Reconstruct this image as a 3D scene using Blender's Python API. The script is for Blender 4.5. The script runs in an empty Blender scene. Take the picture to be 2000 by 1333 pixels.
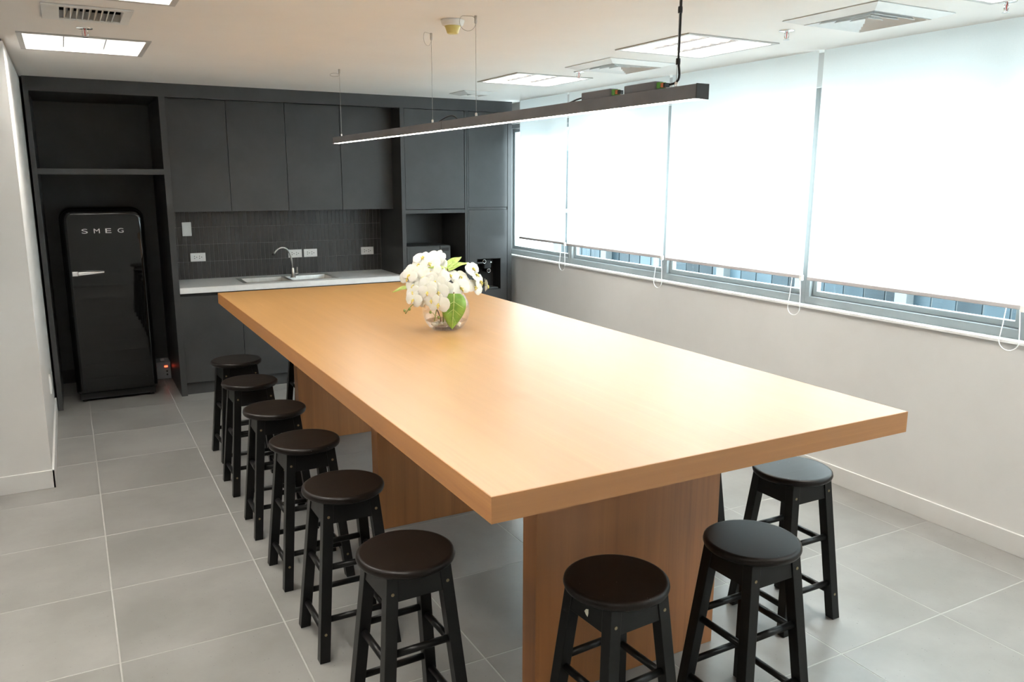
import bpy, bmesh, math, random
from mathutils import Vector, Matrix, Quaternion

# ------------------------------------------------------------------ camera, sky, exposure
scene = bpy.context.scene
C = scene.collection
cam_d = bpy.data.cameras.new('camera')
cam_d.lens = 28.355; cam_d.sensor_width = 36.0; cam_d.clip_start = 0.05; cam_d.clip_end = 300
cam = bpy.data.objects.new('camera', cam_d); C.objects.link(cam)
Rv = Vector((0.87778644, -0.47904268, 0.00301384)); Uv = Vector((0.09203342, 0.17480725, 0.98029193))
Fv = Vector((0.47012851, 0.86020959, -0.19753136))
cam.matrix_world = Matrix(((Rv.x, Uv.x, -Fv.x, 0), (Rv.y, Uv.y, -Fv.y, 0), (Rv.z, Uv.z, -Fv.z, 1.7223), (0, 0, 0, 1)))
scene.camera = cam

world = bpy.data.worlds.new('overcast_sky'); scene.world = world
world.use_nodes = True
bg = world.node_tree.nodes['Background']
bg.inputs['Color'].default_value = (0.93, 0.985, 1.0, 1); bg.inputs['Strength'].default_value = 5.8

vs = scene.view_settings
vs.view_transform = 'Standard'; vs.look = 'None'; vs.gamma = 1.0; vs.use_curve_mapping = False
vs.exposure = 1.74
TROFFER_EMIT = 11.0
PENDANT_EMIT = 15.0

# ------------------------------------------------------------------ helpers
random.seed(7)
PI = math.pi
ORG = {}

def link(o, parent=None):
    C.objects.link(o)
    if parent is not None: o.parent = parent
    return o

def org(p): return ORG.get(p.name, Vector((0, 0, 0))) if p is not None else Vector((0, 0, 0))

def thing(name, label, cat, loc=(0, 0, 0), group=None, kind=None):
    o = bpy.data.objects.new(name, None); C.objects.link(o)
    o.empty_display_size = 0.1; o.location = loc
    ORG[o.name] = Vector(loc)
    tag(o, label, cat, group, kind)
    return o

def tag(o, label=None, cat=None, group=None, kind=None):
    if label: o['label'] = label
    if cat: o['category'] = cat
    if group: o['group'] = group
    if kind: o['kind'] = kind
    return o

def obj(name, bm, m, parent=None, smooth=False, bevel=0, segs=2, raw=False):
    """bm holds world coordinates; they are turned into the parent's own space."""
    if parent is not None and not raw:
        bmesh.ops.translate(bm, verts=bm.verts, vec=-org(parent))
    bmesh.ops.recalc_face_normals(bm, faces=bm.faces)
    me = bpy.data.meshes.new(name)
    bm.to_mesh(me); bm.free()
    if smooth:
        for p in me.polygons: p.use_smooth = True
    o = bpy.data.objects.new(name, me)
    me.materials.append(m)
    link(o, parent)
    if parent is not None: ORG[o.name] = org(parent)
    if bevel:
        b = o.modifiers.new('bevel', 'BEVEL'); b.width = bevel; b.segments = segs; b.limit_method = 'ANGLE'; b.angle_limit = 0.6
    return o

def structure(o, label=None):
    o['kind'] = 'structure'
    if label: o['label'] = label
    return o

def B(): return bmesh.new()

def box(bm, x0, x1, y0, y1, z0, z1):
    v = [bm.verts.new(p) for p in ((x0,y0,z0),(x1,y0,z0),(x1,y1,z0),(x0,y1,z0),(x0,y0,z1),(x1,y0,z1),(x1,y1,z1),(x0,y1,z1))]
    for f in ((0,3,2,1),(4,5,6,7),(0,1,5,4),(1,2,6,5),(2,3,7,6),(3,0,4,7)): bm.faces.new([v[i] for i in f])
    return bm

def bx(*a): return box(B(), *a)

def hexa(bm, bot, top):
    v = [bm.verts.new(p) for p in list(bot) + list(top)]
    for f in ((0,3,2,1),(4,5,6,7),(0,1,5,4),(1,2,6,5),(2,3,7,6),(3,0,4,7)): bm.faces.new([v[i] for i in f])
    return bm

def tube(bm, pts, r, n=8, closed=False, cap=True):
    pts = [Vector(p) for p in pts]; rings = []
    k = len(pts)
    up = Vector((0, 0, 1)); prev = None
    for i, p in enumerate(pts):
        if closed: d = pts[(i+1) % k] - pts[i-1]
        else: d = pts[min(i+1, k-1)] - pts[max(i-1, 0)]
        d.normalize()
        if prev is None:
            a = d.cross(up)
            if a.length < 1e-3: a = d.cross(Vector((1, 0, 0)))
        else:
            a = prev - d * prev.dot(d)
        a.normalize(); prev = a; b = d.cross(a)
        rr = r[i] if isinstance(r, (list, tuple)) else r
        rings.append([bm.verts.new(p + (a*math.cos(2*PI*j/n) + b*math.sin(2*PI*j/n))*rr) for j in range(n)])
    for i in range(k if closed else k-1):
        A, D = rings[i], rings[(i+1) % k]
        for j in range(n): bm.faces.new((A[j], A[(j+1) % n], D[(j+1) % n], D[j]))
    if cap and not closed:
        bm.faces.new(rings[0][::-1]); bm.faces.new(rings[-1])
    return bm

def lathe(bm, prof, n=32, cx=0, cy=0, cap0=True, cap1=True):
    rings = []
    for r, z in prof:
        rings.append([bm.verts.new((cx + r*math.cos(2*PI*j/n), cy + r*math.sin(2*PI*j/n), z)) for j in range(n)])
    for A, D in zip(rings, rings[1:]):
        for j in range(n): bm.faces.new((A[j], A[(j+1) % n], D[(j+1) % n], D[j]))
    if cap0: bm.faces.new(rings[0][::-1])
    if cap1: bm.faces.new(rings[-1])
    return bm

def holed(bm, u0, u1, v0, v1, w0, w1, holes, axes='xyz'):
    """slab in u,v (thickness w0..w1) with rectangular through holes (a0,a1,b0,b1)."""
    us = sorted({u0, u1, *[h[0] for h in holes], *[h[1] for h in holes]})
    vs_ = sorted({v0, v1, *[h[2] for h in holes], *[h[3] for h in holes]})
    us = [u for u in us if u0 <= u <= u1]; vs_ = [v for v in vs_ if v0 <= v <= v1]
    cache = {}
    def P(i, j, w):
        k = (i, j, w)
        if k not in cache:
            d = dict(zip(axes, (us[i], vs_[j], w))); cache[k] = bm.verts.new((d['x'], d['y'], d['z']))
        return cache[k]
    def solid(i, j):
        if i < 0 or j < 0 or i >= len(us)-1 or j >= len(vs_)-1: return False
        a, b = (us[i]+us[i+1])/2, (vs_[j]+vs_[j+1])/2
        return not any(h[0] < a < h[1] and h[2] < b < h[3] for h in holes)
    for i in range(len(us)-1):
        for j in range(len(vs_)-1):
            if not solid(i, j): continue
            for w in (w0, w1): bm.faces.new((P(i,j,w), P(i+1,j,w), P(i+1,j+1,w), P(i,j+1,w)))
            if not solid(i-1, j): bm.faces.new((P(i,j,w0), P(i,j+1,w0), P(i,j+1,w1), P(i,j,w1)))
            if not solid(i+1, j): bm.faces.new((P(i+1,j,w0), P(i+1,j+1,w0), P(i+1,j+1,w1), P(i+1,j,w1)))
            if not solid(i, j-1): bm.faces.new((P(i,j,w0), P(i+1,j,w0), P(i+1,j,w1), P(i,j,w1)))
            if not solid(i, j+1): bm.faces.new((P(i,j+1,w0), P(i+1,j+1,w0), P(i+1,j+1,w1), P(i,j+1,w1)))
    return bm

def copy_tree(o, parent=None):
    c = o.copy(); C.objects.link(c); c.parent = parent
    for ch in list(o.children): copy_tree(ch, c)
    return c

def bez(p0, p1, p2, p3, n=12):
    out = []
    p0, p1, p2, p3 = map(Vector, (p0, p1, p2, p3))
    for i in range(n+1):
        t = i/n; s = 1-t
        out.append(p0*s**3 + p1*3*s*s*t + p2*3*s*t*t + p3*t**3)
    return out

# ------------------------------------------------------------------ materials
def mat(name, col, rough=0.5, metal=0.0, spec=0.5, coat=0.0, coat_rough=0.05, emit=None, estr=0.0):
    m = bpy.data.materials.new(name); m.use_nodes = True
    b = m.node_tree.nodes['Principled BSDF']
    b.inputs['Base Color'].default_value = (*col, 1); b.inputs['Roughness'].default_value = rough
    b.inputs['Metallic'].default_value = metal; b.inputs['Specular IOR Level'].default_value = spec
    b.inputs['Coat Weight'].default_value = coat; b.inputs['Coat Roughness'].default_value = coat_rough
    if emit: b.inputs['Emission Color'].default_value = (*emit, 1); b.inputs['Emission Strength'].default_value = estr
    return m

def N(m, t, **kw):
    n = m.node_tree.nodes.new(t)
    for k, v in kw.items():
        if k in n.inputs: n.inputs[k].default_value = v
        else: setattr(n, k, v)
    return n

def mottle(m, c1, c2, scale=(3, 3, 3), detail=4.0, coords='Position', lo=0.35, hi=0.65, rough=None, bump=0.0, per_object=0.0):
    """noise-driven colour between c1 and c2, optional roughness range and bump"""
    nt = m.node_tree; L = nt.links.new; b = nt.nodes['Principled BSDF']
    if coords == 'Position': src = N(m, 'ShaderNodeNewGeometry').outputs['Position']
    else: src = N(m, 'ShaderNodeTexCoord').outputs['Object']
    mp = N(m, 'ShaderNodeMapping'); mp.inputs['Scale'].default_value = scale; L(src, mp.inputs['Vector'])
    if per_object:
        oi = N(m, 'ShaderNodeObjectInfo'); mu = N(m, 'ShaderNodeMath', operation='MULTIPLY'); mu.inputs[1].default_value = 37.0
        L(oi.outputs['Random'], mu.inputs[0]); cb = N(m, 'ShaderNodeCombineXYZ'); L(mu.outputs[0], cb.inputs[0]); L(mu.outputs[0], cb.inputs[2])
        L(cb.outputs[0], mp.inputs['Location'])
    no = N(m, 'ShaderNodeTexNoise'); no.inputs['Scale'].default_value = 1.0; no.inputs['Detail'].default_value = detail; no.inputs['Roughness'].default_value = 0.6
    L(mp.outputs[0], no.inputs['Vector'])
    rp = N(m, 'ShaderNodeValToRGB'); rp.color_ramp.elements[0].position = lo; rp.color_ramp.elements[1].position = hi
    rp.color_ramp.elements[0].color = (*c1, 1); rp.color_ramp.elements[1].color = (*c2, 1)
    L(no.outputs['Fac'], rp.inputs['Fac'])
    out = rp.outputs['Color']
    if per_object:
        oi2 = N(m, 'ShaderNodeObjectInfo'); mr = N(m, 'ShaderNodeMapRange')
        mr.inputs['To Min'].default_value = 1-per_object; mr.inputs['To Max'].default_value = 1+per_object
        L(oi2.outputs['Random'], mr.inputs['Value'])
        mx = N(m, 'ShaderNodeVectorMath', operation='SCALE'); L(out, mx.inputs[0]); L(mr.outputs[0], mx.inputs['Scale']); out = mx.outputs[0]
    L(out, b.inputs['Base Color'])
    if rough:
        r2 = N(m, 'ShaderNodeMapRange'); r2.inputs['To Min'].default_value = rough[0]; r2.inputs['To Max'].default_value = rough[1]
        L(no.outputs['Fac'], r2.inputs['Value']); L(r2.outputs[0], b.inputs['Roughness'])
    if bump:
        bp = N(m, 'ShaderNodeBump'); bp.inputs['Strength'].default_value = bump; bp.inputs['Distance'].default_value = 0.002
        L(no.outputs['Fac'], bp.inputs['Height']); L(bp.outputs[0], b.inputs['Normal'])
    return m

def specks(m, col, scale=60, thr=0.13):
    """scatter of tiny flecks over whatever drives the base colour"""
    nt = m.node_tree; L = nt.links.new; b = nt.nodes['Principled BSDF']
    prev = b.inputs['Base Color'].links[0].from_socket if b.inputs['Base Color'].links else None
    g = N(m, 'ShaderNodeNewGeometry'); v = N(m, 'ShaderNodeTexVoronoi'); v.inputs['Scale'].default_value = scale
    L(g.outputs['Position'], v.inputs['Vector'])
    lt = N(m, 'ShaderNodeMath', operation='LESS_THAN'); lt.inputs[1].default_value = thr; L(v.outputs['Distance'], lt.inputs[0])
    sp = N(m, 'ShaderNodeSeparateColor'); L(v.outputs['Color'], sp.inputs[0])
    g2 = N(m, 'ShaderNodeMath', operation='GREATER_THAN'); g2.inputs[1].default_value = 0.72; L(sp.outputs[0], g2.inputs[0])
    mu = N(m, 'ShaderNodeMath', operation='MULTIPLY'); L(lt.outputs[0], mu.inputs[0]); L(g2.outputs[0], mu.inputs[1])
    mx = N(m, 'ShaderNodeMix', data_type='RGBA'); L(mu.outputs[0], mx.inputs['Factor'])
    if prev: L(prev, mx.inputs['A'])
    else: mx.inputs['A'].default_value = b.inputs['Base Color'].default_value
    mx.inputs['B'].default_value = (*col, 1)
    L(mx.outputs['Result'], b.inputs['Base Color'])
    return m

def wood(name, dark, mid, light, grain, rough=0.35):
    """streaky veneer; grain gives the noise scale per axis"""
    m = mat(name, mid, rough, spec=1.0)
    nt = m.node_tree; L = nt.links.new; b = nt.nodes['Principled BSDF']
    g = N(m, 'ShaderNodeNewGeometry')
    def streak(mult, detail, lo, hi):
        mp = N(m, 'ShaderNodeMapping'); mp.inputs['Scale'].default_value = [s*mult for s in grain]; L(g.outputs['Position'], mp.inputs['Vector'])
        no = N(m, 'ShaderNodeTexNoise'); no.inputs['Scale'].default_value = 1; no.inputs['Detail'].default_value = detail; no.inputs['Distortion'].default_value = 0.3
        L(mp.outputs[0], no.inputs['Vector'])
        mr = N(m, 'ShaderNodeMapRange'); mr.inputs['From Min'].default_value = lo; mr.inputs['From Max'].default_value = hi; L(no.outputs['Fac'], mr.inputs['Value'])
        return mr.outputs[0]
    a = streak(1.0, 3, 0.3, 0.7); f = streak(4.0, 4, 0.3, 0.7)
    m1 = N(m, 'ShaderNodeMix', data_type='RGBA'); m1.inputs['A'].default_value = (*dark, 1); m1.inputs['B'].default_value = (*light, 1); L(a, m1.inputs['Factor'])
    m2 = N(m, 'ShaderNodeMix', data_type='RGBA'); m2.inputs['A'].default_value = (*mid, 1); L(m1.outputs['Result'], m2.inputs['B']); L(f, m2.inputs['Factor'])
    L(m2.outputs['Result'], b.inputs['Base Color'])
    return m

M = {}
M['ceil'] = mottle(mat('ceiling_paint', (.80, .78, .75), 0.9, spec=0.2), (.80, .78, .75), (.83, .81, .78), (1.5, 1.5, 1.5))
M['wall'] = mottle(mat('wall_paint', (.62, .612, .598), 0.75, spec=0.3), (.61, .602, .588), (.64, .632, .618), (2, 2, 2))
M['skirt'] = mottle(mat('skirting_paint', (.64, .635, .62), 0.5), (.63, .625, .61), (.66, .655, .64), (4, 4, 4))
M['floor'] = specks(mottle(mat('concrete_tile', (.24, .232, .22), 0.32, spec=0.4), (.215, .21, .198), (.275, .269, .256), (2.4, 2.4, 2.4), 6, 'Position', .36, .66, (0.27, 0.40), 0.05, 0.03), (.13, .13, .125), 60, 0.10)
M['grout'] = mottle(mat('grout', (.40, .391, .373), 0.9, spec=0.2), (.385, .376, .358), (.42, .41, .393), (30, 30, 30))
M['lam'] = mottle(mat('black_laminate', (.048, .049, .050), 0.42, spec=0.45), (.043, .044, .045), (.054, .055, .056), (5, 5, 5), 5, rough=(0.36, 0.50))
M['lam_in'] = mottle(mat('black_inner_board', (.028, .029, .030), 0.55, spec=0.35), (.025, .026, .027), (.031, .032, .033), (5, 5, 5), 5)
M['splash'] = mottle(mat('dark_glazed_tile', (.042, .040, .038), 0.33, spec=0.45), (.036, .034, .033), (.048, .045, .043), (9, 9, 9), 3, rough=(.27, .4), per_object=0.14)
M['sgrout'] = mottle(mat('grey_tile_grout', (.27, .265, .26), 0.9), (.25, .245, .24), (.29, .285, .28), (40, 40, 40))
M['quartz'] = specks(mottle(mat('white_worktop', (.84, .845, .845), 0.28), (.82, .825, .825), (.86, .865, .865), (20, 20, 20)), (.68, .69, .69), 160, .2)
M['steel'] = mottle(mat('brushed_steel', (.62, .61, .59), 0.3, 1.0), (.58, .57, .55), (.66, .65, .63), (60, 4, 4), rough=(.24, .36))
M['nickel'] = mottle(mat('satin_nickel', (.55, .53, .50), 0.3, 1.0), (.52, .50, .47), (.58, .56, .53), (30, 30, 30))
M['chrome'] = mottle(mat('chrome', (.86, .86, .86), 0.12, 1.0), (.84, .84, .84), (.88, .88, .88), (20, 20, 20))
M['fridge'] = mottle(mat('black_enamel', (.004, .004, .004), 0.025, spec=0.45), (.0036, .0036, .0036), (.0044, .0044, .0044), (3, 3, 3))
M['gasket'] = mottle(mat('black_rubber', (.01, .01, .01), 0.6), (.009, .009, .009), (.012, .012, .012), (20, 20, 20))
M['plate'] = mottle(mat('white_plastic', (.88, .88, .87), 0.35), (.87, .87, .86), (.90, .90, .89), (10, 10, 10))
M['dark'] = mottle(mat('dark_slot', (.02, .02, .02), 0.6), (.018, .018, .018), (.024, .024, .024), (20, 20, 20))
M['stool'] = mottle(mat('black_stool_paint', (.006, .006, .006), 0.36, spec=0.25), (.005, .005, .005), (.008, .008, .0075), (14, 14, 14), 4, 'Object', rough=(.28, .42))
M['seat'] = specks(mottle(mat('espresso_seat', (.008, .005, .004), 0.34, spec=0.22), (.006, .004, .003), (.011, .0075, .006), (3, 30, 3), 4, 'Object', rough=(.30, .42)), (.16, .15, .14), 42, 0.06)
M['screw'] = mottle(mat('brass_screw', (.30, .24, .14), 0.4, 0.8), (.27, .21, .12), (.34, .28, .17), (60, 60, 60))
M['chip'] = mottle(mat('bare_chip', (.72, .70, .58), 0.7), (.68, .66, .53), (.76, .74, .62), (90, 90, 90))
M['wood_y'] = wood('oak_veneer_top', (.39, .200, .058), (.44, .232, .072), (.49, .264, .088), (22, 0.9, 22), 0.34)
M['wood_y'].node_tree.nodes['Principled BSDF'].inputs['Coat Weight'].default_value = 0.45
M['wood_y'].node_tree.nodes['Principled BSDF'].inputs['Coat Roughness'].default_value = 0.42
M['wood_x'] = wood('oak_veneer_edge', (.36, .142, .034), (.43, .182, .047), (.50, .222, .062), (0.9, 0.9, 30), 0.42)
M['wood_yz'] = wood('oak_veneer_side_edge', (.36, .142, .034), (.43, .182, .047), (.50, .222, .062), (30, 0.9, 30), 0.42)
M['wood_z'] = wood('oak_veneer_leg_shaded', (.27, .092, .022), (.39, .148, .037), (.49, .196, .055), (20, 20, 0.7), 0.45)  # same wood as the top, with its shade put into a deeper colour
M['alu'] = mottle(mat('grey_aluminium_frame', (.30, .315, .315), 0.5, spec=0.3), (.29, .305, .305), (.315, .33, .33), (8, 8, 8))
M['alu_l'] = mottle(mat('pale_sash_frame', (.33, .355, .355), 0.45, spec=0.3), (.32, .345, .345), (.345, .37, .37), (8, 8, 8))
M['white'] = mottle(mat('white_enamel', (.82, .82, .80), 0.45), (.80, .80, .78), (.84, .84, .82), (6, 6, 6))
M['vent'] = mottle(mat('vent_white', (.74, .75, .74), 0.5), (.72, .73, .72), (.77, .78, .77), (6, 6, 6))
M['trof'] = mottle(mat('bright_louvre', (.72, .73, .74), 0.22, 0.85), (.70, .71, .72), (.75, .76, .77), (12, 12, 12))
M['rim'] = mottle(mat('grey_light_rim', (.50, .49, .47), 0.45), (.48, .47, .45), (.52, .51, .49), (12, 12, 12))
M['trof_e'] = mottle(mat('lit_reflector', (.9, .9, .9), 0.4, emit=(1.0, .95, .87), estr=TROFFER_EMIT), (.88, .88, .88), (.92, .92, .92), (3, 3, 3))
M['pend'] = mottle(mat('grey_profile', (.185, .187, .205), 0.5, spec=0.4), (.176, .178, .195), (.195, .197, .215), (9, 9, 9))
M['pend_e'] = mottle(mat('lit_diffuser', (.9, .9, .9), 0.4, emit=(1.0, .94, .84), estr=PENDANT_EMIT), (.88, .88, .88), (.92, .92, .92), (3, 3, 3))
M['cap'] = mottle(mat('black_end_cap', (.03, .03, .03), 0.5), (.027, .027, .027), (.034, .034, .034), (40, 40, 40))
M['wire'] = mottle(mat('steel_wire', (.45, .43, .40), 0.35, 0.9), (.42, .40, .37), (.48, .46, .43), (80, 80, 80))
M['cable'] = mottle(mat('black_cable', (.02, .02, .02), 0.5), (.018, .018, .018), (.024, .024, .024), (60, 60, 60))
M['green'] = mottle(mat('green_connector', (.12, .38, .05), 0.5), (.10, .34, .04), (.14, .42, .06), (60, 60, 60))
M['orange'] = mottle(mat('orange_connector', (.75, .22, .08), 0.5), (.70, .20, .07), (.80, .25, .09), (60, 60, 60))
M['red'] = mottle(mat('red_bulb', (.6, .03, .02), 0.3), (.55, .03, .02), (.65, .04, .03), (60, 60, 60))
M['yellow'] = mottle(mat('yellow_cap', (.72, .62, .22), 0.35), (.69, .59, .20), (.75, .65, .25), (30, 30, 30))
M['led'] = mottle(mat('red_display', (.3, .02, .01), 0.3, emit=(1, .08, .03), estr=1.5), (.28, .02, .01), (.32, .02, .01), (60, 60, 60))
M['boxgrey'] = mottle(mat('grey_steel_case', (.30, .31, .33), 0.5), (.28, .29, .31), (.32, .33, .35), (20, 20, 20))
M['petal'] = mottle(mat('white_petal', (.70, .70, .66), 0.6, spec=0.2), (.66, .68, .60), (.73, .73, .71), (14, 14, 14), 3, 'Object')
M['lip'] = mottle(mat('yellow_lip', (.80, .66, .14), 0.5), (.72, .72, .25), (.85, .55, .06), (60, 60, 60), 2, 'Object')
M['leaf'] = mottle(mat('green_leaf', (.20, .36, .05), 0.4), (.13, .28, .035), (.30, .47, .08), (9, 9, 14), 4)
M['leaf_p'] = mottle(mat('pale_green_leaf', (.42, .56, .12), 0.4), (.34, .50, .08), (.52, .64, .20), (16, 16, 16), 4)
M['vein'] = mottle(mat('pale_leaf_vein', (.60, .70, .25), 0.5), (.56, .66, .22), (.65, .74, .30), (40, 40, 40))
M['stem'] = mottle(mat('green_stem', (.17, .22, .05), 0.5), (.14, .19, .04), (.20, .25, .06), (40, 40, 40))
M['brown'] = mottle(mat('brown_stem', (.20, .09, .05), 0.55), (.17, .075, .04), (.23, .11, .06), (40, 40, 40))
M['pebble'] = mottle(mat('pale_pebble', (.72, .68, .58), 0.5), (.62, .58, .48), (.82, .79, .70), (30, 30, 30))
M['bl_rail'] = mottle(mat('grey_blind_rail', (.52, .50, .51), 0.45), (.50, .48, .49), (.55, .53, .54), (9, 9, 9))
M['fac'] = mottle(mat('facade_grey', (.07, .08, .083), 0.7, spec=0.1), (.064, .073, .076), (.077, .088, .091), (.6, .6, .6))
M['fglass'] = mottle(mat('facade_glass', (.018, .030, .038), 0.35, spec=0.1), (.013, .021, .026), (.024, .036, .043), (.5, .9, .5), 3, per_object=0.6)

def blind_mat():
    m = bpy.data.materials.new('white_screen_fabric'); m.use_nodes = True
    nt = m.node_tree; nt.nodes.clear(); L = nt.links.new
    out = nt.nodes.new('ShaderNodeOutputMaterial'); mix = nt.nodes.new('ShaderNodeMixShader'); mix.inputs[0].default_value = 0.45
    d = nt.nodes.new('ShaderNodeBsdfDiffuse'); t = nt.nodes.new('ShaderNodeBsdfTranslucent')
    g = nt.nodes.new('ShaderNodeNewGeometry'); no = nt.nodes.new('ShaderNodeTexNoise'); no.inputs['Scale'].default_value = 350
    L(g.outputs['Position'], no.inputs['Vector'])
    rp = nt.nodes.new('ShaderNodeValToRGB'); rp.color_ramp.elements[0].color = (.80, .84, .84, 1); rp.color_ramp.elements[1].color = (.86, .90, .90, 1)
    L(no.outputs['Fac'], rp.inputs[0]); L(rp.outputs[0], d.inputs['Color']); L(rp.outputs[0], t.inputs['Color'])
    L(d.outputs[0], mix.inputs[1]); L(t.outputs[0], mix.inputs[2]); L(mix.outputs[0], out.inputs[0])
    return m
M['blind'] = blind_mat()

def pane_mat(name, tint, refl):
    m = bpy.data.materials.new(name); m.use_nodes = True
    nt = m.node_tree; nt.nodes.clear(); L = nt.links.new
    out = nt.nodes.new('ShaderNodeOutputMaterial'); mix = nt.nodes.new('ShaderNodeMixShader')
    tr = nt.nodes.new('ShaderNodeBsdfTransparent'); tr.inputs[0].default_value = (*tint, 1)
    gl = nt.nodes.new('ShaderNodeBsdfGlossy'); gl.inputs['Roughness'].default_value = 0.02
    lw = nt.nodes.new('ShaderNodeLayerWeight'); lw.inputs['Blend'].default_value = 0.5
    pw = nt.nodes.new('ShaderNodeMath'); pw.operation = 'POWER'; pw.inputs[1].default_value = 4.0; L(lw.outputs['Facing'], pw.inputs[0])
    mr = nt.nodes.new('ShaderNodeMapRange'); mr.inputs['To Min'].default_value = refl*.25; mr.inputs['To Max'].default_value = refl*3; L(pw.outputs[0], mr.inputs['Value'])
    L(mr.outputs[0], mix.inputs[0]); L(tr.outputs[0], mix.inputs[1]); L(gl.outputs[0], mix.inputs[2]); L(mix.outputs[0], out.inputs[0])
    return m
M['glass'] = pane_mat('window_glass', (.84, .90, .92), 0.12)
M['vase'] = pane_mat('clear_vase_glass', (.993, .988, .984), 0.2)
M['water'] = pane_mat('water_surface', (.99, .99, .985), 0.15)

# ------------------------------------------------------------------ the room
ZC = 2.413; YB = 6.748; XW = 3.757; YR = -0.9; XL = -3.6; YK = 7.66
GX0, GP = 0.0208, 0.5868; GY0, GQ = 6.5825, 0.6

floor = structure(obj('floor', bx(XL, XW+.15, YR, YK+.1, -0.12, -0.0007), M['grout']), 'grey concrete-look tiled floor')
tile_me = None
for i in range(-6, 7):
    for j in range(-2, 12):
        x0 = GX0 + GP*i; y1 = GY0 + GQ*(2-j)
        if x0 > XW or y1 < -0.3: continue
        x1 = min(x0+GP, XW+.02); y0 = y1-GQ
        full = abs(x1-x0-GP) < 1e-6
        g = .0027
        if full and tile_me is not None:
            t = bpy.data.objects.new('tile', tile_me); link(t, floor)
        else:
            t = obj('tile', bx(g, x1-x0-g, g, GQ-g, -.012, 0), M['floor'], floor, raw=True, bevel=0.0006, segs=1)
            if full: tile_me = t.data
        if full and not t.modifiers:
            b = t.modifiers.new('bevel', 'BEVEL'); b.width = .0006; b.segments = 1
        t.location = (x0, y0, 0)

# ceiling with openings for the recessed lights and vents
TROF_IN = [(0.165, 5.045), (0.165, 3.435), (3.005, 5.185), (3.005, 3.485)]
TROF_OUT = [(3.005, 1.785), (3.005, 0.085), (0.165, 1.825), (0.165, 0.215), (-1.7, 1.825), (-1.7, 3.435)]  # unseen fixtures, added to light the room
TS = 0.29
holes = [(x-TS, x+TS, y-TS, y+TS) for x, y in TROF_IN + TROF_OUT]
GRILLE = (-0.005, 0.315, 3.935, 4.265)
holes.append((GRILLE[0]+.02, GRILLE[1]-.02, GRILLE[2]+.02, GRILLE[3]-.02))
DIFF = [(3.09, 4.275), (3.115, 2.51), (3.02, 6.2)]
holes += [(x-d, x+d, y-d, y+d) for (x, y), d in zip(DIFF, (.2, .2, .106))]
structure(obj('ceiling', holed(B(), XL, XW+.12, YR, YK+.1, ZC, ZC+.03, holes), M['ceil']), 'white plasterboard ceiling')
structure(obj('ceiling_void', bx(XL, XW+.12, YR, YK+.1, ZC+.16, ZC+.18), M['dark']), 'dark void above the ceiling')

structure(obj('wall_back', bx(XL, XW+.15, YK, YK+.1, -.05, ZC+.16), M['lam_in']), 'dark wall behind the kitchen units')
structure(obj('wall_left', bx(XL, -.206, 5.03, YK, -.01, ZC-.012), M['wall']), 'white painted wall end left of the fridge')
structure(obj('wall_far_left', bx(XL-.1, XL, YR-.1, YK+.1, -.05, ZC+.18), M['wall']), 'white wall on the far left')
structure(obj('wall_rear', bx(XL, XW+.15, YR-.1, YR, -.05, ZC+.18), M['wall']), 'white wall behind the camera')
structure(obj('trim_1', bx(XL, -.214, 5.038, YK, ZC-.012, ZC), M['dark']), 'dark shadow gap under the ceiling')
bb = B(); box(bb, XL, -.194, 5.018, 5.03, 0, .105); box(bb, -.206, -.194, 5.018, YB, 0, .105)
structure(obj('baseboard_left', bb, M['skirt'], bevel=.002), 'pale skirting round the left wall end')

# right wall: parapet, head, piers
WH = 2.23                      # window head
structure(obj('wall_right', bx(XW, XW+.15, YR, YK, -.05, .985), M['wall']), 'white wall under the windows')
structure(obj('wall_right_head', bx(XW+.01, XW+.15, YR, YK, WH, ZC+.16), M['wall']), 'wall strip above the windows')
structure(obj('wall_right_pier', bx(XW, XW+.15, 7.02, YK, .985, WH), M['wall']), 'wall pier beside the kitchen units')
structure(obj('wall_right_end', bx(XW, XW+.15, YR, -.53, .985, WH), M['wall']), 'wall end behind the camera')
structure(obj('baseboard_right', bx(XW-.012, XW, YR, YK, 0, .105), M['skirt'], bevel=.002), 'pale skirting along the window wall')
structure(obj('trim_2', bx(XW-.012, XW+.12, -.53, 7.02, .985, 1.0), M['white'], bevel=.002), 'white window sill')

mull = [7.02, 5.915, 4.64, 3.335, 2.06, .77, -.53]
for k in range(len(mull)-1):
    y1, y0 = mull[k], mull[k+1]
    w = thing('window_%d' % (k+1), None, None, (XW+.08, (y0+y1)/2, 1.0), kind='structure')
    f = .032
    fr = holed(B(), y0, y1, 1.0, WH, XW+.045, XW+.12, [(y0+f, y1-f, 1.045, WH-.04)], 'yzx')
    obj('frame', fr, M['alu'], w, bevel=.002)
    s0, s1 = y0+f+.004, y1-f-.004
    sa = holed(B(), s0, s1, 1.049, WH-.044, XW+.07, XW+.105, [(s0+.028, s1-.028, 1.078, WH-.075)], 'yzx')
    obj('sash', sa, M['alu_l'], w, bevel=.003)
    obj('pane', bx(XW+.086, XW+.090, s0+.02, s1-.02, 1.07, WH-.07), M['glass'], w)

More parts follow.
